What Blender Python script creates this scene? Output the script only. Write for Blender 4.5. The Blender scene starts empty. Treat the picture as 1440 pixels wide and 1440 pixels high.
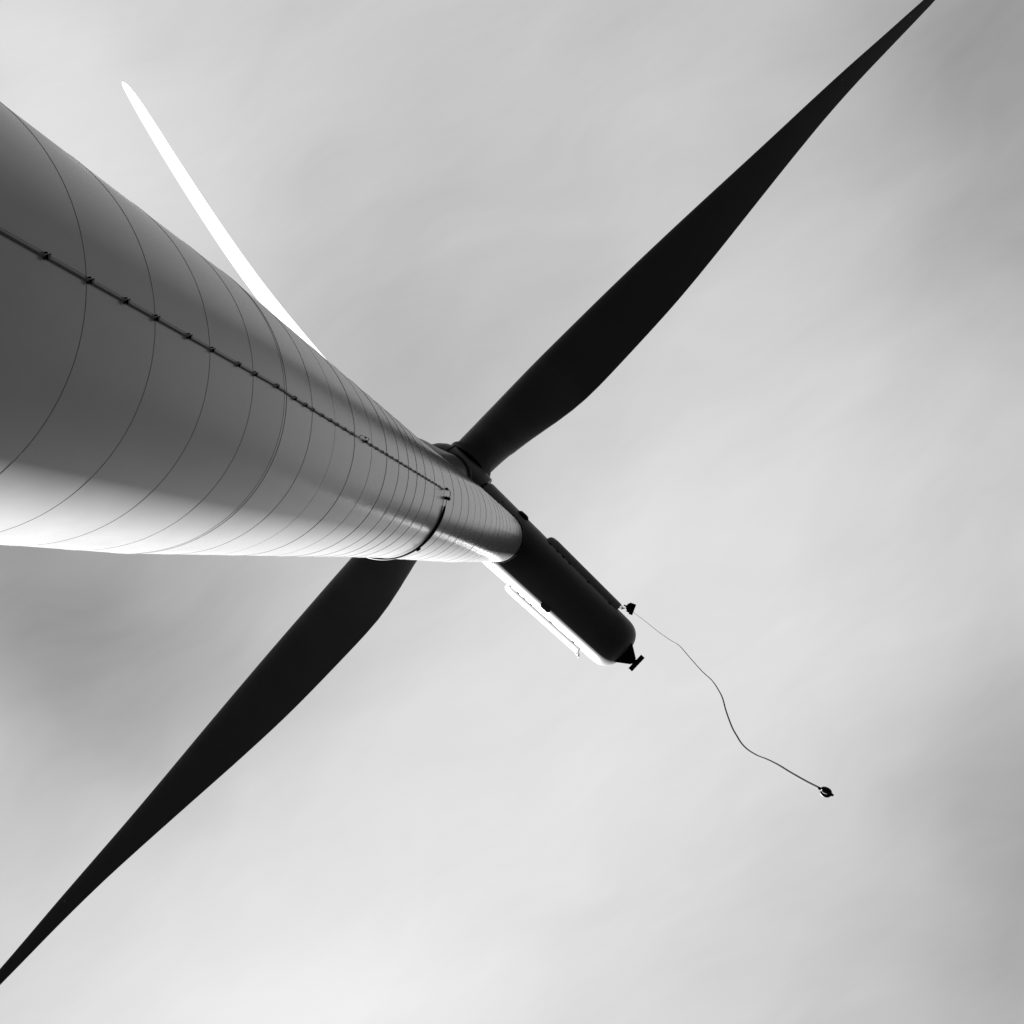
import bpy, math, random
from mathutils import Vector, Matrix
random.seed(4)
sc = bpy.context.scene
col = sc.collection
R = math.radians

# ------------------------------------------------------------------ camera
EYE = 1.6                       # camera height above the field
cd = bpy.data.cameras.new('camera'); cam = bpy.data.objects.new('camera', cd); col.objects.link(cam)
zc = Vector((195, 116, 2600)).normalized()          # straight up, seen in the camera's frame (right, down, forward)
xc = (Vector((1, 0, 0)) - zc * zc.x).normalized()
yc = zc.cross(xc)
right, down, fwd = (Vector((xc[i], yc[i], zc[i])) for i in range(3))
m = Matrix((right, -down, -fwd)).transposed().to_4x4(); m.translation = (0, 0, EYE)
cam.matrix_world = m
cd.sensor_width = 36; cd.lens = 65.0; cd.clip_start = 0.1; cd.clip_end = 20000
sc.camera = cam

# ------------------------------------------------------------------ view
EXPOSURE = 3.6
vs = sc.view_settings
sc.display_settings.display_device = 'sRGB'
vs.view_transform = 'Standard'; vs.look = 'None'; vs.gamma = 1; vs.use_curve_mapping = False
vs.exposure = EXPOSURE

# ------------------------------------------------------------------ sun
SUN_EL, SUN_AZ = R(35), R(135)
sdir = Vector((math.cos(SUN_EL) * math.cos(SUN_AZ), math.cos(SUN_EL) * math.sin(SUN_AZ), math.sin(SUN_EL)))
sl = bpy.data.lights.new('sun', 'SUN'); sl.energy = 5.0; sl.angle = R(0.5); sl.color = (1, 1, 1)
so = bpy.data.objects.new('sun', sl); col.objects.link(so)
so.rotation_euler = (-sdir).to_track_quat('-Z', 'Y').to_euler(); so.location = sdir * 300

# ------------------------------------------------------------------ world: thin high cloud over a clear sky, seen in black and white
w = bpy.data.worlds.new('World'); sc.world = w; w.use_nodes = True
nt = w.node_tree; nt.nodes.clear(); N = nt.nodes; L = nt.links
def node(t, **k):
    n = N.new(t)
    for a, v in k.items(): setattr(n, a, v)
    return n
def mth(op, a, b=None, clamp=False):
    n = node('ShaderNodeMath', operation=op, use_clamp=clamp)
    for i, v in enumerate((a, b)):
        if v is None: continue
        if isinstance(v, (int, float)): n.inputs[i].default_value = v
        else: L.new(v, n.inputs[i])
    return n.outputs[0]
tc = node('ShaderNodeTexCoord'); sep = node('ShaderNodeSeparateXYZ'); L.new(tc.outputs['Generated'], sep.inputs[0])
zz = mth('MAXIMUM', sep.outputs['Z'], 0.06)
u = mth('DIVIDE', sep.outputs['X'], zz); v = mth('DIVIDE', sep.outputs['Y'], zz)
comb = node('ShaderNodeCombineXYZ'); L.new(u, comb.inputs[0]); L.new(v, comb.inputs[1])
# cloud cover thickness: brighter and darker patches of the cloud sheet (direction, size, strength)
PATCH = [(-0.352, -0.3215, 0.06, 0.10), (-0.315, 0.01, 0.07, -0.04), (-0.12, -0.106, 0.05, -0.04),
         (-0.33, 0.000, 0.1, -0.27), (0.1942, -0.3215, 0.1154, -0.229), (0.21, -0.20, 0.085, -0.125),
         (0.213, 0.0938, 0.062, -0.18), (0.188, 0.1938, 0.0885, -0.165), (-0.1135, 0.1708, 0.1615, 0.119),
         (-0.3212, -0.2254, 0.1077, 0.178), (-0.1135, -0.1369, 0.1269, -0.093), (0.0635, -0.0446, 0.1154, 0.106),
         (-0.2365, 0.0785, 0.0846, -0.12), (-0.0058, 0.0631, 0.1154, 0.076), (-0.2173, 0.2169, 0.1154, 0.164)]
# warp so that the patches do not read as discs
nw = node('ShaderNodeTexNoise'); nw.inputs['Scale'].default_value = 7; nw.inputs['Detail'].default_value = 2
L.new(comb.outputs[0], nw.inputs['Vector'])
off = node('ShaderNodeVectorMath', operation='SUBTRACT'); L.new(nw.outputs['Color'], off.inputs[0]); off.inputs[1].default_value = (.5, .5, .5)
osc = node('ShaderNodeVectorMath', operation='SCALE'); L.new(off.outputs[0], osc.inputs[0]); osc.inputs['Scale'].default_value = 0.085
wp = node('ShaderNodeVectorMath', operation='ADD'); L.new(comb.outputs[0], wp.inputs[0]); L.new(osc.outputs[0], wp.inputs[1])
flat = node('ShaderNodeVectorMath', operation='MULTIPLY'); L.new(wp.outputs[0], flat.inputs[0]); flat.inputs[1].default_value = (1, 1, 0)
tot = None
for (cx, cy, s, a) in PATCH:
    d = node('ShaderNodeVectorMath', operation='DISTANCE'); L.new(flat.outputs[0], d.inputs[0]); d.inputs[1].default_value = (cx, cy, 0)
    q = mth('DIVIDE', d.outputs['Value'], s); q = mth('MULTIPLY', q, q); q = mth('MULTIPLY', q, -1.0)
    e = mth('MULTIPLY', mth('EXPONENT', q), a)
    tot = e if tot is None else mth('ADD', tot, e)
# drawn-out wisps running across the sky
def wisps(rot, sx, sy, scale, amp, det=4):
    mp = node('ShaderNodeMapping', vector_type='TEXTURE'); mp.inputs['Rotation'].default_value = (0, 0, -rot); mp.inputs['Scale'].default_value = (1 / sx, 1 / sy, 1)
    L.new(wp.outputs[0], mp.inputs['Vector'])
    n = node('ShaderNodeTexNoise'); n.inputs['Scale'].default_value = scale; n.inputs['Detail'].default_value = det; n.inputs['Roughness'].default_value = .5
    L.new(mp.outputs[0], n.inputs['Vector'])
    return mth('MULTIPLY', mth('SUBTRACT', n.outputs['Fac'], .5), amp)
tot = mth('ADD', tot, wisps(R(20), 1, 3.6, 4.5, .13))
tot = mth('ADD', tot, wisps(R(58), 1.2, 4.0, 6.0, .08))
tot = mth('ADD', tot, wisps(R(33), 1.0, 5.0, 26.0, .035, 5))
tot = mth('ADD', tot, wisps(R(40), 1, 1.5, 2.2, .10, 2))
tot = mth('MAXIMUM', mth('ADD', tot, 0.545), 0.1)
# an overcast sky is three times as bright overhead as at the horizon
fall = mth('DIVIDE', mth('ADD', mth('MULTIPLY', mth('MAXIMUM', sep.outputs['Z'], 0.0), 2.0), 1.0), 3.0)
cloud = mth('MULTIPLY', mth('MULTIPLY', tot, fall), 1 / 2 ** EXPOSURE)
sky = node('ShaderNodeTexSky'); sky.sky_type = 'NISHITA'; sky.sun_disc = False
sky.sun_elevation = SUN_EL; sky.sun_rotation = R(90) - SUN_AZ
bw = node('ShaderNodeRGBToBW'); L.new(sky.outputs[0], bw.inputs[0])
b1 = node('ShaderNodeBackground'); L.new(bw.outputs[0], b1.inputs[0]); b1.inputs[1].default_value = 0.05 / 2 ** EXPOSURE
b2 = node('ShaderNodeBackground'); L.new(cloud, b2.inputs[0]); b2.inputs[1].default_value = 1.0
ad = node('ShaderNodeAddShader'); L.new(b1.outputs[0], ad.inputs[0]); L.new(b2.outputs[0], ad.inputs[1])
wo = node('ShaderNodeOutputWorld'); L.new(ad.outputs[0], wo.inputs[0])

# ------------------------------------------------------------------ materials (all grey: the photograph is black and white)
def mat(name, g, rough, metal=0, var=0.0, vscale=1.0, bump=0.0, bscale=3.0, coat=0.0, rvar=0.0, stretch=(1, 1, 1)):
    m_ = bpy.data.materials.new(name); m_.use_nodes = True
    t = m_.node_tree; b = t.nodes['Principled BSDF']
    b.inputs['Base Color'].default_value = (g, g, g, 1); b.inputs['Roughness'].default_value = rough; b.inputs['Metallic'].default_value = metal
    b.inputs['Coat Weight'].default_value = coat; b.inputs['Coat Roughness'].default_value = .12
    tcn = t.nodes.new('ShaderNodeTexCoord'); mp = t.nodes.new('ShaderNodeMapping'); mp.inputs['Scale'].default_value = stretch
    t.links.new(tcn.outputs['Object'], mp.inputs[0])
    if var:
        n = t.nodes.new('ShaderNodeTexNoise'); n.inputs['Scale'].default_value = vscale; n.inputs['Detail'].default_value = 6; n.inputs['Roughness'].default_value = .6
        t.links.new(mp.outputs[0], n.inputs['Vector'])
        r = t.nodes.new('ShaderNodeMapRange'); r.inputs['From Min'].default_value = .3; r.inputs['From Max'].default_value = .7
        r.inputs['To Min'].default_value = g * (1 - var); r.inputs['To Max'].default_value = g * (1 + var)
        t.links.new(n.outputs['Fac'], r.inputs['Value']); t.links.new(r.outputs[0], b.inputs['Base Color'])
        if rvar:
            r2 = t.nodes.new('ShaderNodeMapRange'); r2.inputs['From Min'].default_value = .3; r2.inputs['From Max'].default_value = .7
            r2.inputs['To Min'].default_value = rough - rvar; r2.inputs['To Max'].default_value = rough + rvar
            t.links.new(n.outputs['Fac'], r2.inputs['Value']); t.links.new(r2.outputs[0], b.inputs['Roughness'])
    if bump:
        n2 = t.nodes.new('ShaderNodeTexNoise'); n2.inputs['Scale'].default_value = bscale; n2.inputs['Detail'].default_value = 3
        t.links.new(mp.outputs[0], n2.inputs['Vector'])
        bp = t.nodes.new('ShaderNodeBump'); bp.inputs['Distance'].default_value = bump; bp.inputs['Strength'].default_value = 1
        t.links.new(n2.outputs['Fac'], bp.inputs['Height']); t.links.new(bp.outputs[0], b.inputs['Normal'])
    return m_
M_TOWER = mat('tower_paint', .135, .20, var=.07, vscale=1.6, stretch=(1, 1, .35))
M_TOWER.node_tree.nodes['Principled BSDF'].inputs['IOR'].default_value = 1.165
M_BLADE = mat('blade_gelcoat', .060, .35, var=.06, vscale=.5)
M_NAC = mat('nacelle_gelcoat', .085, .40, var=.05, vscale=1.5)
for q_ in (M_BLADE, M_NAC): q_.node_tree.nodes['Principled BSDF'].inputs['IOR'].default_value = 1.17
M_WELD = mat('weld_bead', .045, .6, var=.5, vscale=2)
M_LINER = mat('bare_steel', .08, .5, metal=.3)
M_DARK = mat('black_rubber', .004, .6)
M_FIT = mat('dark_fitting', .006, .6)
M_GALV = mat('galvanised_steel', .35, .4, metal=.6)
M_ROPE = mat('dark_rope', .004, .9, var=.3, vscale=60)
for q_ in (M_FIT, M_DARK, M_ROPE): q_.node_tree.nodes['Principled BSDF'].inputs['Specular IOR Level'].default_value = .15
M_GROUND = mat('dark_field', .0028, 1.0, var=.35, vscale=.05)
M_GROUND.node_tree.nodes['Principled BSDF'].inputs['Specular IOR Level'].default_value = 0

# ------------------------------------------------------------------ helpers
def mk(name, verts, faces, material, parent=None, smooth=True, flat=None):
    me = bpy.data.meshes.new(name); me.from_pydata([tuple(v_) for v_ in verts], [], faces); me.update()
    if smooth:
        me.polygons.foreach_set('use_smooth', [True] * len(faces))
        if flat:
            for i in flat: me.polygons[i].use_smooth = False
    me.materials.append(material)
    o = bpy.data.objects.new(name, me); col.objects.link(o); o.parent = parent
    return o
class MB:
    def __init__(s): s.v = []; s.f = []
    def add(s, v_, f_):
        k = len(s.v); s.v += [Vector(p) for p in v_]; s.f += [tuple(i + k for i in q) for q in f_]; return s
    def box(s, c, ex, ey, ez):
        """box round c with half-extent vectors"""
        c = Vector(c); ex, ey, ez = Vector(ex), Vector(ey), Vector(ez)
        vv = [c + a * ex + b * ey + d * ez for d in (-1, 1) for b in (-1, 1) for a in (-1, 1)]
        return s.add(vv, [(0, 2, 3, 1), (4, 5, 7, 6), (0, 1, 5, 4), (2, 6, 7, 3), (0, 4, 6, 2), (1, 3, 7, 5)])
    def tube(s, pts, r, n=8, cap=True):
        pts = [Vector(p) for p in pts]; rr = r if isinstance(r, (list, tuple)) else [r] * len(pts)
        vv = []; prev = None
        for i, p in enumerate(pts):
            t = (pts[min(i + 1, len(pts) - 1)] - pts[max(i - 1, 0)]).normalized()
            if prev is None:
                a = Vector((0, 0, 1)) if abs(t.z) < .9 else Vector((1, 0, 0)); e = t.cross(a).normalized()
            else: e = (prev - t * prev.dot(t)).normalized()
            prev = e; g = t.cross(e)
            vv += [p + rr[i] * (math.cos(2 * math.pi * k / n) * e + math.sin(2 * math.pi * k / n) * g) for k in range(n)]
        ff = [(i * n + k, i * n + (k + 1) % n, (i + 1) * n + (k + 1) % n, (i + 1) * n + k) for i in range(len(pts) - 1) for k in range(n)]
        if cap: ff += [tuple(reversed(range(n))), tuple(range((len(pts) - 1) * n, len(pts) * n))]
        return s.add(vv, ff)
    def build(s, name, material, parent=None, smooth=False): return mk(name, s.v, s.f, material, parent, smooth)
def lathe(profile, n, axis_o, ax, e1, e2):
    """rings of (position along ax, radius)"""
    vv = []; ff = []
    for (t, r) in profile:
        for k in range(n):
            a = 2 * math.pi * k / n; vv.append(axis_o + ax * t + e1 * (r * math.cos(a)) + e2 * (r * math.sin(a)))
    for i in range(len(profile) - 1):
        for k in range(n): ff.append((i * n + k, i * n + (k + 1) % n, (i + 1) * n + (k + 1) % n, (i + 1) * n + k))
    return vv, ff
def tag(o, label, cat, group=None):
    o['label'] = label; o['category'] = cat
    if group: o['group'] = group
    return o

# ------------------------------------------------------------------ ground: one sheet to the horizon, gently uneven
gv = []; gf = []
radii = [0, 4, 10, 20, 40, 80, 160, 320, 700, 1500, 3500, 8000]
ng = 64
for i, r in enumerate(radii[1:]):
    for k in range(ng):
        a = 2 * math.pi * k / ng
        x, y = r * math.cos(a), r * math.sin(a)
        z = 0 if r < 30 else (math.sin(x * .011 + 1) + math.cos(y * .013)) * min(r, 900) * .0015 - .05
        gv.append((x, y, z))
gv.append((0, 0, 0)); cidx = len(gv) - 1
for k in range(ng): gf.append((cidx, k, (k + 1) % ng))
for i in range(len(radii) - 2):
    for k in range(ng): gf.append((i * ng + k, (i + 1) * ng + k, (i + 1) * ng + (k + 1) % ng, i * ng + (k + 1) % ng))
g = mk('ground', gv, gf, M_GROUND); g['kind'] = 'structure'

# ------------------------------------------------------------------ the turbine
TX, TY = -6.5, -2.47
turbine = bpy.data.objects.new('wind_turbine', None); col.objects.link(turbine); turbine.location = (TX, TY, 0)
tag(turbine, 'tall pale wind turbine seen from below, three feathered blades, one lit white', 'wind turbine')

HH = [0, 16.1, 24.3, 45.8, 61.6, 79.6]; RR = [2.0, 1.969, 1.958, 1.585, 1.42, 1.097]      # height above the field, tower radius
def rad(h):
    for i in range(len(HH) - 1):
        if h <= HH[i + 1]: return RR[i] + (RR[i + 1] - RR[i]) * (h - HH[i]) / (HH[i + 1] - HH[i])
    return RR[-1]
seams = [16.12, 18.21, 20.34, 22.44, 24.28, 26.37, 28.4, 30.43, 32.46, 34.49, 36.32, 37.95, 39.5, 41.15, 43.2, 45.45]
h = seams[0] - 2.09
while h > 1: seams.append(h); h -= 2.09
h = seams[15] + 1.0
seams += [47.9, 50.1, 52.2, 54.3, 56.2, 58.3, 60.5, 62.8, 64.6, 66.4, 68.6, 70.8, 73.0, 75.2, 77.4]
seams = sorted(seams)
FL1, FL2, TOP = 24.28, 45.45, 79.6
NS = 224
def ring_verts(h, r): return [(r * math.cos(2 * math.pi * k / NS), r * math.sin(2 * math.pi * k / NS), h) for k in range(NS)]
def quads(i): return [(i * NS + k, i * NS + (k + 1) % NS, (i + 1) * NS + (k + 1) % NS, (i + 1) * NS + k) for k in range(NS)]
bounds = [0.0] + seams + [TOP]
sect = []
for (a, b) in ((0.0, FL1), (FL1, FL2), (FL2, TOP)):
    # inner tube, 3 cm inside the shell rings, with a flange lip at each end
    vs_ = []; fs_ = []
    prof = [(a + .002, rad(a) - .16), (a + .002, rad(a) - .03)]
    k_ = 1
    while a + k_ * 5 < b - 1: prof.append((a + k_ * 5, rad(a + k_ * 5) - .03)); k_ += 1
    prof += [(b - .002, rad(b) - .03), (b - .002, rad(b) - .16)]
    for (hh, r) in prof: vs_ += ring_verts(hh, r)
    for i in range(len(prof) - 1): fs_ += quads(i)
    s_ = mk('tower_section', vs_, fs_, M_LINER, turbine)
    sect.append((a, b, s_))
def section(h):
    for a, b, s_ in sect:
        if h <= b + 1e-6: return s_
    return sect[-1][2]
for i in range(len(bounds) - 1):
    a, b = bounds[i], bounds[i + 1]
    g_ = .003
    la, lb = a + (g_ if i else 0), b - g_
    # the plates of a rolled ring are never perfectly round: a millimetre or so of waviness
    ph = [random.uniform(0, 6.28) for _ in range(4)]; am = [  .00008 * random.uniform(.5, 1) / q for q in (1, 1.5, 2, 3)]
    def rv(hh, r, amp=1):
        out = []
        for k in range(NS):
            t = 2 * math.pi * k / NS
            d = sum(am[q] * math.sin((q * 2 + 3) * t + ph[q]) for q in range(4)) * amp
            out.append(((r + d) * math.cos(t), (r + d) * math.sin(t), hh))
        return out
    vv = rv(la, rad(a) - .02, 0) + rv(la, rad(a)) ; ff = quads(0)
    o_ = len(vv); nflat = len(ff)
    steps = 3
    for s_ in range(steps + 1):
        hh = la + (lb - la) * s_ / steps
        vv += rv(hh, rad(hh), 1)
    for s_ in range(steps): ff += [tuple(x + o_ for x in q) for q in quads(s_)]
    o2 = len(vv); vv += rv(lb, rad(b)) + rv(lb, rad(b) - .02, 0)
    nf2 = len(ff); ff += [tuple(x + o2 for x in q) for q in quads(0)]
    flat = list(range(nflat)) + list(range(nf2, len(ff)))
    mk('shell_ring', vv, ff, M_TOWER, section((a + b) / 2), True, flat)
def bead(h, hw=.008, out=.006, material=M_WELD):
    prof = [(h - hw, -.004), (h - hw * .7, out * .7), (h, out), (h + hw * .7, out * .7), (h + hw, -.004)]
    vv = []; ff = []
    for (hh, d) in prof: vv += ring_verts(hh, rad(h) + d)
    for i in range(len(prof) - 1): ff += quads(i)
    return vv, ff
for h in seams:
    if h == FL2: continue
    vv, ff = bead(h, .0055 if h < 30 else .006, random.choice((.0018, .003, .0035)) * (1 if h < 30 else 1.6))
    mk('weld_seam', vv, ff, M_WELD, section(h - .01))
# bolted joint between the lower and middle sections: a second fine line just above the first
vv, ff = bead(24.42, .007, .004); mk('flange_joint', vv, ff, M_WELD, section(24.5))
vv, ff = bead(45.45, .008, .004); mk('flange_joint', vv, ff, M_WELD, section(45.5))

def wall(h, az, d=0.0):
    r = rad(h) + d; return Vector((r * math.cos(R(az)), r * math.sin(R(az)), h))
# cable run with its clamps
CZ = lambda h: -1.75 if h < 23.8 else (-1.05 if h > 25 else -1.75 + .7 * (h - 23.8) / 1.2)
def run(h0, h1, d, r, name, daz=0.0, par=turbine, n=8):
    pts = []; h = h0
    while h < h1: pts.append(wall(h, CZ(h) + daz, d)); h += .7
    pts.append(wall(h1, CZ(h1) + daz, d))
    return MB().tube(pts, r, n).build(name, M_FIT, par, True)
cable = run(.3, 30.6, .013, .0095, 'cable')
run(.3, 45.2, .004, .0012, 'earth_wire', -.95)
cable2 = run(31.2, 45.25, .013, .0085, 'cable')
CL = [15.07, 16.16, 17.2, 18.19, 19.4, 20.39, 21.62, 22.5, 23.75, 24.94, 25.76, 26.37, 27.17, 27.93, 28.55, 29.33, 30.08, 31.54, 32.32, 33.06, 33.82, 34.43, 35.15, 35.91, 36.61, 37.4, 38.18, 39.0, 39.8, 40.46, 41.2, 41.85, 42.6, 43.4, 44.2]
CL = [h for h in (3.7, 4.8, 5.9, 7.0, 8.1, 9.2, 10.3, 11.4, 12.6, 13.9)] + CL
proto = None
for h in CL:
    az = CZ(h); p = wall(h, az); n_ = Vector((math.cos(R(az)), math.sin(R(az)), 0)); t_ = Vector((-n_.y, n_.x, 0)); z_ = Vector((0, 0, 1))
    if proto is None:
        b = MB()
        X, Y, Z = Vector((1, 0, 0)), Vector((0, 1, 0)), Vector((0, 0, 1))
        b.box((.004, 0, 0), X * .004, Y * .022, Z * .03)              # foot on the wall
        b.box((.022, .002, 0), X * .022, Y * .014, Z * .022)           # post
        b.box((.046, 0, 0), X * .006, Y * .018, Z * .03)           # cap over the cable
        b.box((.036, .018, .0), X * .010, Y * .010, Z * .012)
        b.tube([(.03, -.014, .01), (.062, -.022, .01)], .0065, 6)     # clamp bolt
        b.tube([(.004, -.033, .0), (.034, -.033, .0)], .0085, 6)     # side stud holding the thin wire
        b.tube([(.0, .018, .0), (.012, .018, .0)], .006, 6)
        proto = b.build('cable_clamp', M_FIT, cable); o = proto
    else:
        o = proto.copy(); col.objects.link(o); o.parent = cable if h < 30.9 else cable2
    o.location = p; o.rotation_euler = (0, 0, R(az) + 0.0); o.scale = (.85, .95, .9) if h < 20 else (.75, .9, .85) if h < 26 else (.6, .8, .7)
# small frame that bridges the gap in the cable
b = MB()
q0 = wall(30.75, -1.05, .01); q1 = wall(30.75, -2.1, .055); q2 = wall(31.6, -2.5, .075); q3 = wall(31.6, -1.2, .04)
b.tube([q0, q1], .006, 6); b.tube([q1, q2], .005, 6); b.tube([q2, q3], .006, 6); b.tube([q0, wall(31.6, -1.05, .03)], .004, 6)
b.box(wall(31.25, -2.2, .06), (.012, 0, 0), (0, .014, 0), (0, 0, .03)); b.box(wall(31.58, -1.05, .03), (.018, 0, 0), (0, .02, 0), (0, 0, .04))
b.build('cable_frame', M_FIT, turbine)
# two small lamps with their link, then the black hose that circles the tower at the upper flange
b = MB(); P0 = wall(45.3, -1.3, .075)
b.tube([P0 - Vector((0, 0, .07)), P0 + Vector((0, 0, .12))], [.034, .034], 14)
b.tube([P0 + Vector((0, 0, .12)), P0 + Vector((0.01, 0, .17))], [.034, .018], 14)
b.tube([wall(45.3, -1.3, 0), P0], .012, 8)
lamp = b.build('warning_lamp', M_DARK, turbine, True)
b = MB(); P1 = wall(45.75, 5.9, .085)
b.tube([P1 - Vector((0, 0, .08)), P1 + Vector((0, 0, .10))], [.042, .042], 14)
b.tube([wall(45.75, 5.9, 0), P1], .03, 10)
b.box(wall(45.7, 5.2, .03), (.03, 0, 0), (0, .028, 0), (0, 0, .06))
b.build('warning_lamp', M_DARK, turbine, True)
MB().tube([P0 + Vector((0, 0, .1)), wall(45.6, -.6, .11), wall(45.8, .6, .12), wall(45.85, 3, .11), P1 + Vector((0, 0, .05))], .009, 8).build('link_cable', M_DARK, turbine, True)
for da in (-.3, .9):
    MB().tube([wall(45.7, 6.6 + da, .05), wall(45.72, 9 + da, .045), wall(45.72, 12.4 + da * .5, .04)], .007, 6).build('link_cable', M_DARK, turbine, True)
pts = []; rr_ = []
for i in range(60):
    az = 12.5 + i * 2.1; f_ = min(1, i / 5)
    hh = 45.70 + .0 * az + (max(0, az - 30) / 60) ** 1.1 * .75
    pts.append(wall(hh, az, .034)); rr_.append(.026 + .012 * f_ - .016 * min(1, max(0, (az - 35) / 40)))
MB().tube(pts, rr_, 12).build('hose', M_DARK, turbine, True)
b = MB(); c_ = wall(46.02, 57, .06); b.tube([c_ - Vector((.05, -.035, 0)), c_ + Vector((.05, -.035, 0))], [.045, .04], 10); b.build('hose_coupling', M_DARK, turbine, True)

# ------------------------------------------------------------------ nacelle frame: n points to the rear, w to the right of it
BETA = R(43.3)
nn = Vector((math.cos(BETA), math.sin(BETA), 0)); ww = Vector((nn.y, -nn.x, 0)); up = Vector((0, 0, 1))
AX_Z = 82.5
def NW(n, w_, z): return nn * n + ww * w_ + up * z
# black ring painting in the shadow gap above the tower, then the yaw bearing
vv, ff = lathe([(0, 1.02), (0, 1.15), (.16, 1.15), (.16, 1.02)], 96, Vector((0, 0, TOP + .01)), up, Vector((1, 0, 0)), Vector((0, 1, 0)))
mk('yaw_gap_shade', vv, ff, M_DARK, turbine)
vv, ff = lathe([(0, .9), (0, .98), (.35, .98), (.9, 1.0), (1.9, 1.0)], 96, Vector((0, 0, TOP + .2)), up, Vector((1, 0, 0)), Vector((0, 1, 0)))
mk('yaw_bearing', vv, ff, M_DARK, turbine)
# nacelle body
def halfw(n): return 1.44 - (n + 2.0) * .030
n0, n1 = -2.0, 7.42
nv = []; nf = []; NC = 72
stations = [n0 + .0, n0 + .04, n0 + .12] + [n0 + .3 + i * .55 for i in range(14)]
stations = [s for s in stations if s < n1 - 1.0] + [n1 - 1.0 + 1.0 * math.sin(math.pi / 2 * j / 14) for j in range(0, 15)]
for s in stations:
    k1 = 1.0
    if s > n1 - 1.0:
        q = (s - (n1 - 1.0)) / 1.0; k1 = max(0.02, (1 - q ** 2.6)) ** (1 / 2.6)
        k1 = .0 + 1.0 * k1
    if s < n0 + .1: k1 = .975 + .25 * (s - n0)
    a_ = halfw(s) * k1; b_ = 1.42 * (1 - (s - n0) * .012) * k1
    for k in range(NC):
        t = 2 * math.pi * k / NC; c, d = math.cos(t), math.sin(t); e_ = 2 / 2.35
        nv.append(NW(s, .02 + a_ * math.copysign(abs(c) ** e_, c), AX_Z - .12 + b_ * math.copysign(abs(d) ** e_, d)))
for i in range(len(stations) - 1):
    for k in range(NC): nf.append((i * NC + k, i * NC + (k + 1) % NC, (i + 1) * NC + (k + 1) % NC, (i + 1) * NC + k))
nf.append(tuple(range(NC))); nf.append(tuple(reversed(range((len(stations) - 1) * NC, len(stations) * NC))))
nac = mk('nacelle', nv, nf, M_NAC, turbine, True)
# joint between hub and nacelle
vv, ff = lathe([(0, .9), (0, 1.33), (.10, 1.33), (.10, .9)], 64, NW(-2.10, .02, AX_Z - .12), nn, ww, up)
mk('shaft_seal', vv, ff, M_DARK, turbine)
# long curved side covers standing off the flanks
def side_cover(sg):
    vv = []; ff = []; K = 14
    na, nb = 1.5, 5.82
    st = [na, na + .06, na + .18, na + .4] + [na + .4 + (nb - na - .5) * i / 10 for i in range(1, 11)] + [nb - .04, nb]
    for s in st:
        e_ = 1.0
        if s < na + .4: e_ = .35 + .65 * math.sqrt(max(0, 1 - ((na + .4 - s) / .4) ** 2))
        if s > nb - .05: e_ = .97
        win = halfw(s) + .006; dep = .265 * e_; hh = .52
        for k in range(K + 1):
            t = -math.pi / 2 + math.pi * k / K
            dz = -.03 + hh * math.sin(t)                     # height against the body's own axis
            wb = halfw(s) * max(0, 1 - (abs(dz) / (1.42 * (1 - (s - n0) * .012))) ** 2.35) ** (1 / 2.35)
            vv.append(NW(s, .02 + sg * (wb - .01 + dep * max(0, math.cos(t)) ** 2.1), AX_Z - .12 + dz))
    W_ = K + 1
    for i in range(len(st) - 1):
        for k in range(K):
            q = (i * W_ + k, i * W_ + k + 1, (i + 1) * W_ + k + 1, (i + 1) * W_ + k); ff.append(q if sg < 0 else q[::-1])
        q = (i * W_ + K, i * W_, (i + 1) * W_, (i + 1) * W_ + K); ff.append(q if sg < 0 else q[::-1])
    ff.append(tuple(range(W_))[::1 if sg > 0 else -1]); ff.append(tuple(range((len(st) - 1) * W_, len(st) * W_))[::-1 if sg > 0 else 1])
    c = mk('side_cover', vv, ff, M_NAC, nac, True, [len(ff) - 1, len(ff) - 2])
    for s in (1.75, 2.2, 2.55, 2.95, 4.1, 5.4):
        p = NW(s, .02 + sg * (halfw(s) - .09), AX_Z - .12 - .56)
        MB().box(p, nn * .07, ww * .045, up * .04).build('mounting_bracket', M_GALV if sg < 0 else M_FIT, nac)
    return c
side_cover(1); side_cover(-1)
# rear end of the covers: bright brackets
for sg in (1, -1):
    b = MB(); wz = halfw(5.9)
    b.tube([NW(5.80, sg * (wz + .06), AX_Z - .5), NW(5.93, sg * (wz + .20), AX_Z - .55)], .018, 8)
    b.tube([NW(5.80, sg * (wz + .24), AX_Z - .3), NW(5.95, sg * (wz + .22), AX_Z - .55)], .018, 8)
    b.tube([NW(5.93, sg * (wz + .12), AX_Z - .56), NW(6.02, sg * (wz + .28), AX_Z - .56)], .022, 8)
    b.build('cover_bracket', M_GALV, nac, True)
# small fittings on the shell
def blister(n, w_, z, ln, wd, ht, material):
    vv = []; ff = []; 
    for i in range(7):
        q = -1 + 2 * i / 6; e_ = math.sqrt(max(.04, 1 - q ** 4))
        for k in range(12):
            t = 2 * math.pi * k / 12; vv.append(NW(n + ln * q, w_ + wd * e_ * math.cos(t), z + ht * e_ * math.sin(t)))
    for i in range(6):
        for k in range(12): ff.append((i * 12 + k, i * 12 + (k + 1) % 12, (i + 1) * 12 + (k + 1) % 12, (i + 1) * 12 + k))
    ff += [tuple(range(12)), tuple(reversed(range(72, 84)))]
    return vv, ff
vv, ff = blister(.05, 1.37, AX_Z - .55, .29, .12, .2, None); mk('vent_housing', vv, ff, M_DARK, nac)
vv, ff = blister(-.98, 1.17, AX_Z - .98, .07, .05, .06, None); mk('lifting_eye', vv, ff, M_DARK, nac)
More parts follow.
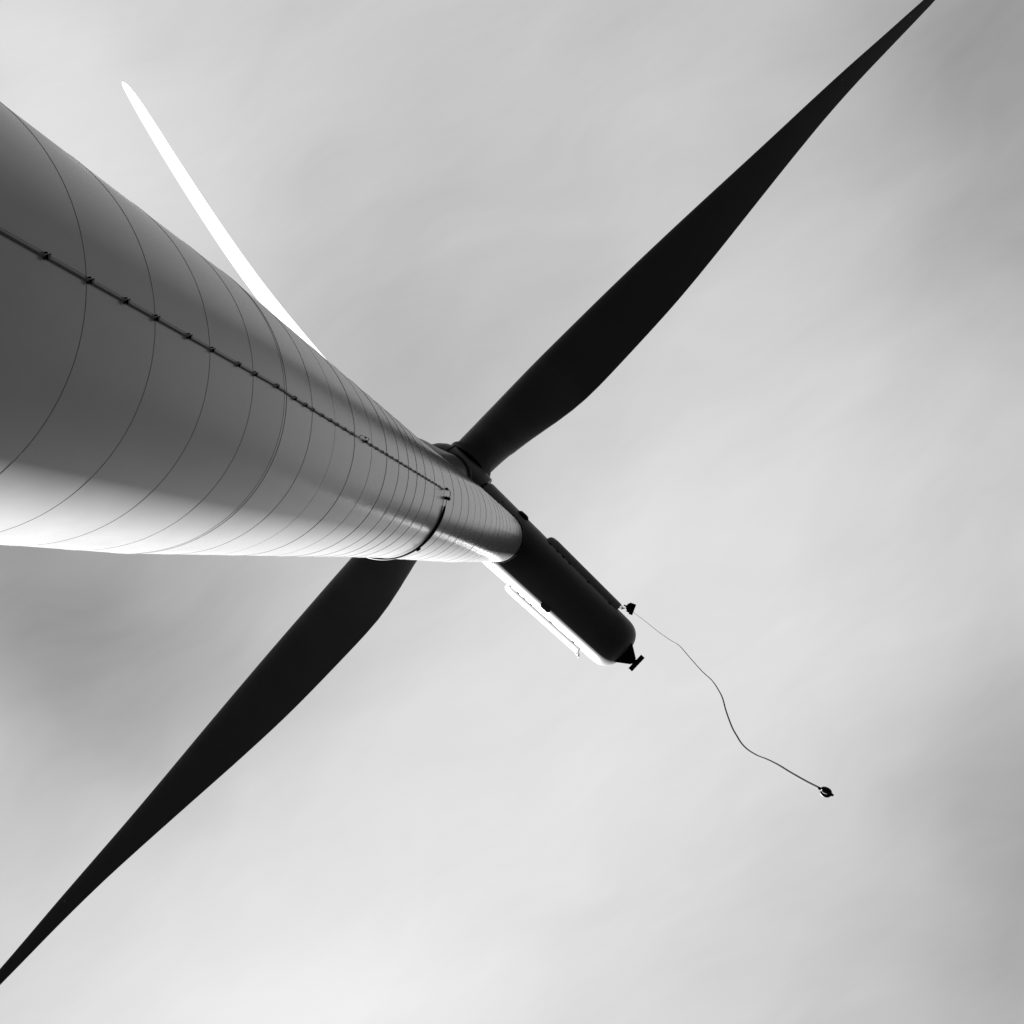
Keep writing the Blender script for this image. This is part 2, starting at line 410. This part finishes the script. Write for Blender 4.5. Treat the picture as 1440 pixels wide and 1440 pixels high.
vv, ff = blister(3.52, -.86, AX_Z - 1.215, .27, .13, .05, None); mk('vent_housing', vv, ff, M_NAC, nac)
# seam lines of the nacelle shell: fine raised ribs round the body
def rib(s, o_=.006, hw=.02):
    vv = []; ff = []
    for (ds, do) in ((-hw, -.01), (-hw, o_), (hw, o_), (hw, -.01)):
        a_ = halfw(s) + do; b_ = 1.42 * (1 - (s - n0) * .012) + do
        for k in range(NC):
            t = 2 * math.pi * k / NC; c, d = math.cos(t), math.sin(t); e_ = 2 / 2.35
            vv.append(NW(s + ds, .02 + a_ * math.copysign(abs(c) ** e_, c), AX_Z - .12 + b_ * math.copysign(abs(d) ** e_, d)))
    for i in range(3):
        for k in range(NC): ff.append((i * NC + k, i * NC + (k + 1) % NC, (i + 1) * NC + (k + 1) % NC, (i + 1) * NC + k))
    mk('shell_rib', vv, ff, M_NAC, nac, False)
for s in (1.0, 6.2): rib(s)
# mast bracket and cross bar at the tail
b = MB()
z0 = 81.7
def prism(pts, za, zb):
    k = len(pts); v_ = [NW(a, c, za) for a, c in pts] + [NW(a, c, zb) for a, c in pts]
    f_ = [tuple(range(k)), tuple(reversed(range(k, 2 * k)))] + [(i, i + k, (i + 1) % k + k, (i + 1) % k) for i in range(k)]
    return v_, f_
b.add(*prism([(6.95, .56), (7.32, .56), (7.86, .20), (7.86, -.12), (7.30, -.52), (6.95, -.52)], z0 - .02, z0 + .10))
b.tube([NW(7.1, .0, z0 - .1), NW(7.75, .02, z0 + .02)], .05, 8)
mb = b.build('mast_platform', M_DARK, nac)
b = MB(); b.box(NW(8.0, .09, z0 + .03), nn * .105, ww * .40, up * .09); b.box(NW(7.9, .05, z0 + .04), nn * .1, ww * .12, up * .06)
b.build('cross_bar', M_DARK, nac)
# hoist head hanging beside the tail, where the rope comes out
HN, HW, HZ = 6.17, 1.61, 81.6
he = Vector((.93, .36, 0)); hf = Vector((-.36, .93, 0))
hc = NW(HN, HW, HZ)
b = MB()
b.box(hc + he * .125, he * .085, hf * .245, up * .15)
b.box(hc - he * .015 - hf * .02, he * .08, hf * .20, up * .17)
b.box(hc - he * .01 + hf * .15, he * .05, hf * .04, up * .1)
b.box(hc - he * .09 - hf * .03, he * .06, hf * .13, up * .12)
b.box(hc + he * .0 - hf * .215, he * .05, hf * .03, up * .08)
b.box(hc - he * .16 - hf * .02, he * .03, hf * .05, up * .08)
b.box(hc - he * .02 - hf * .17, he * .05, hf * .05, up * .08)
hoist = b.build('hoist', M_DARK, nac)
b = MB(); b.tube([hc - he * .12 - hf * .03, hc - he * .28 - hf * .03 + up * .03], .03, 8); b.build('hoist_arm', M_DARK, nac, True)

# ------------------------------------------------------------------ rotor
TILT, CONE, PHI0, BEND, LB = R(1.7), R(3.5), 0.0, 2.55, 47.2
hub_c = Vector((-8.7746 - TX, -4.9834 - TY, 82.6))
ax = (nn * math.cos(TILT) - up * math.sin(TILT)).normalized()     # towards the rear
rup = up * math.cos(TILT) + nn * math.sin(TILT)
prof = [(1.28, 1.05), (1.27, 1.30), (.9, 1.36), (.3, 1.38), (-.4, 1.36), (-.9, 1.28), (-1.25, 1.12), (-1.55, .88), (-1.78, .58), (-1.9, .28), (-1.94, .02)]
vv, ff = lathe(prof, 64, hub_c, ax, ww, rup)
ff.append(tuple(range(64))); ff.append(tuple(reversed(range(len(vv) - 64, len(vv)))))
hub = mk('hub', vv, ff, M_BLADE, turbine, True)
vv, ff = lathe([(-.88, 1.25), (-.88, 1.31), (-.94, 1.31), (-.94, 1.23)], 64, hub_c, ax, ww, rup)
mk('nose_seam', vv, ff, M_DARK, hub, False)

BT = [(1.25, -1.0, 1.0), (2.0, -1.0, 1.0), (3, -1.0, 1.08), (4.5, -1.02, 1.30), (6, -1.03, 1.63), (7, -1.05, 1.80), (8, -1.05, 1.89), (10, -1.02, 1.88), (13, -.99, 1.86), (16, -.93, 1.8),
      (20, -.82, 1.56), (24, -.68, 1.27), (28, -.55, .99), (32, -.46, .74), (36, -.35, .60), (40, -.19, .55), (43, -.10, .51), (45, -.04, .48), (46.4, .03, .42), (46.9, .06, .38), (47.2, .10, .30)]
def interp(tab, x, j):
    if x <= tab[0][0]: return tab[0][j]
    for i in range(len(tab) - 1):
        if x <= tab[i + 1][0]:
            q = (x - tab[i][0]) / (tab[i + 1][0] - tab[i][0]); return tab[i][j] + q * (tab[i + 1][j] - tab[i][j])
    return tab[-1][j]
def smooth_tab(x, j):
    d = .16 if x > 45 else .55 if x < 3.2 else 1.0
    wts = ((-2, 1), (-1, 2), (0, 3), (1, 2), (2, 1))
    return sum(w_ * interp(BT, x + k * d, j) for k, w_ in wts) / 9
TC = [(1.25, 1.0), (2.2, 1.0), (4.5, .72), (8, .42), (12, .30), (18, .24), (30, .20), (46.8, .16)]
TW = [(1.25, 2), (8, 3), (20, 5), (26, 8), (32, 11), (46.8, 11)]
def make_blade(phi, label, pitch=0.0, sweep=0.0):
    s_ = rup * math.cos(phi) + ww * math.sin(phi)
    s_ = (s_ * math.cos(CONE) - ax * math.sin(CONE)).normalized()
    c_ = (ax - s_ * ax.dot(s_)).normalized(); t_ = s_.cross(c_)
    ccw = rup * math.cos(phi - math.pi / 2) + ww * math.sin(phi - math.pi / 2)
    if t_.dot(ccw) < 0: t_ = -t_
    st = [1.25 + .25 * i for i in range(60)] + [16.25 + .6 * i for i in range(49)] + [45.5, 45.9, 46.2, 46.45, 46.62, 46.74, 46.8]
    st = [x for x in st if x < 45.4] + [45.9, 46.3, 46.6, 46.85, 47.02, 47.14, 47.2]
    K = 40; vv = []; ff = []
    for r in st:
        le, te = smooth_tab(r, 1), smooth_tab(r, 2)
        if r > 46.8: q = math.sqrt(max(.02, 1 - ((r - 46.8) / .41) ** 2)); mid = (le + te) / 2; le, te = mid + (le - mid) * q, mid + (te - mid) * q
        ch = te - le; tc_ = interp(TC, r, 1)
        blend = min(1, max(0, (r - 2.0) / 7.0)); blend = blend * blend * (3 - 2 * blend)      # 0 circle, 1 aerofoil
        tw = R(interp(TW, r, 1)) + pitch; o_ = hub_c + s_ * r + t_ * (BEND * (r / LB) ** 2.4)
        for k in range(K):
            th = 2 * math.pi * k / K
            x = (1 - math.cos(th)) / 2
            yt = 5 * tc_ * (.2969 * math.sqrt(max(x, 0)) - .126 * x - .3516 * x * x + .2843 * x ** 3 - .1026 * x ** 4)
            ya = math.copysign(yt, math.sin(th)) * ch if abs(math.sin(th)) > 1e-9 else 0
            if math.sin(th) < 0: ya *= .75
            yc_ = math.sin(th) / 2 * tc_ * ch
            y = yc_ * (1 - blend) + ya * blend
            cx = le + ch * x + sweep * (r / LB) ** 2
            cx2 = cx * math.cos(tw) - y * math.sin(tw); y2 = cx * math.sin(tw) + y * math.cos(tw)
            vv.append(o_ + c_ * cx2 + t_ * y2)
    for i in range(len(st) - 1):
        for k in range(K): ff.append((i * K + k, i * K + (k + 1) % K, (i + 1) * K + (k + 1) % K, (i + 1) * K + k))
    ff.append(tuple(range(K))); ff.append(tuple(reversed(range((len(st) - 1) * K, len(st) * K))))
    bl = mk('blade', vv, ff, M_BLADE, turbine, True)
    bl['label'] = label
    vv, ff = lathe([(1.05, 1.0), (1.05, 1.13), (1.42, 1.13), (1.46, 1.06), (1.46, 1.0)], 64, hub_c, s_, c_, t_)
    mk('root_collar', vv, ff, M_BLADE, bl, False)
    # lightning receptors: small metal discs let into the skin
    for r_ in (35.0, 43.0):
        for sd in (1, -1):
            le, te = smooth_tab(r_, 1), smooth_tab(r_, 2); th_ = interp(TC, r_, 1) * (te - le) * (.5 if sd > 0 else .375)
            a_ = R(interp(TW, r_, 1)); qx = le + .33 * (te - le); cdir = c_ * math.cos(a_) + t_ * math.sin(a_); tdir = t_ * math.cos(a_) - c_ * math.sin(a_)
            p_ = hub_c + s_ * r_ + t_ * (BEND * (r_ / LB) ** 2.4) + cdir * qx + tdir * (sd * th_)
            v2, f2 = lathe([(-.02, .001), (-.02, .035), (.006, .035), (.006, .001)], 16, p_, tdir * sd, cdir, s_)
            mk('lightning_receptor', v2, f2, M_GALV, bl, False)
    return bl
make_blade(R(60), 'dark underside of the feathered blade reaching up to the right')
make_blade(R(-60), 'dark underside of the feathered blade reaching to the lower left')
make_blade(R(179.93), 'sunlit white blade pointing down behind the tower')

# ------------------------------------------------------------------ rope hanging from the hoist, blown by the wind
ROPE = [(-0.797, 0.735, 81.6), (-0.261, 0.931, 69.199), (0.212, 1.121, 58.003), (0.508, 1.216, 51.313), (0.693, 1.257, 47.334), (0.852, 1.388, 42.475), (0.996, 1.504, 38.112), (1.101, 1.559, 35.408), (1.145, 1.626, 33.456), (1.16, 1.688, 31.968), (1.142, 1.78, 30.113), (1.14, 1.874, 28.086), (1.158, 1.918, 26.95), (1.179, 1.949, 26.024), (1.219, 1.962, 25.184), (1.281, 1.952, 24.249), (1.343, 1.925, 23.458), (1.411, 1.904, 22.52), (1.478, 1.894, 21.513), (1.556, 1.878, 20.38), (1.612, 1.86, 19.6)]
def catmull(P, k=8):
    out = []
    for i in range(len(P) - 1):
        a, b_, c, d = P[max(i - 1, 0)], P[i], P[i + 1], P[min(i + 2, len(P) - 1)]
        for j in range(k):
            t = j / k
            out.append(.5 * (2 * b_ + (c - a) * t + (2 * a - 5 * b_ + 4 * c - d) * t * t + (3 * b_ - a - 3 * c + d) * t ** 3))
    out.append(P[-1]); return out
rp = catmull([Vector(p) for p in ROPE])
origin = rp[-1].copy()
b = MB(); b.tube([p - origin for p in rp], [.0105 + .0045 * i / (len(rp) - 1) for i in range(len(rp))], 10)
rope = b.build('rope', M_ROPE, None, True); rope.location = origin
tag(rope, 'thin dark rope hanging from the turbine tail with a small hook block at its end', 'rope')
# hook block: rounded cheek, open ring and pointed tail
U = (rp[-1] - rp[-9]); hd = Vector((.92, .40, 0)).normalized(); hs = Vector((-.40, .92, 0))
s1 = .0069
b = MB()
vv = []; ff = []
def ellipsoid(c, a, b_, e, ra, rb, rc, n=16, m_=10):
    v_ = []; f_ = []
    for i in range(m_ + 1):
        p = math.pi * i / m_
        for k in range(n):
            t = 2 * math.pi * k / n; v_.append(c + a * (ra * math.cos(p)) + b_ * (rb * math.sin(p) * math.cos(t)) + e * (rc * math.sin(p) * math.sin(t)))
    for i in range(m_):
        for k in range(n): f_.append((i * n + k, i * n + (k + 1) % n, (i + 1) * n + (k + 1) % n, (i + 1) * n + k))
    return v_, f_
b.add(*ellipsoid(hd * (9 * s1) - hs * (1.4 * s1), hd, hs, up, 8.2 * s1, 4.6 * s1, 6 * s1))
b.build('hook_cheek', M_DARK, rope, True)
b = MB(); pts = []
for i in range(15):
    t = R(150 - 165 * i / 14); pts.append(hd * (9 * s1 - 7.6 * s1 * math.cos(math.pi - t) * -1 * -1) + hs * (6.2 * s1 * math.sin(t)) )
b.tube(pts, [1.3 * s1 + 1.2 * s1 * math.sin(math.pi * i / 14) for i in range(15)], 10)
b.build('hook_ring', M_DARK, rope, True)
b = MB(); b.tube([hd * 15 * s1 + hs * 1.2 * s1, hd * 18 * s1 + hs * 1.2 * s1, hd * 21 * s1 + hs * 1.0 * s1], [3.0 * s1, 2.4 * s1, 1.2 * s1], 10)
b.build('hook_tip', M_DARK, rope, True)
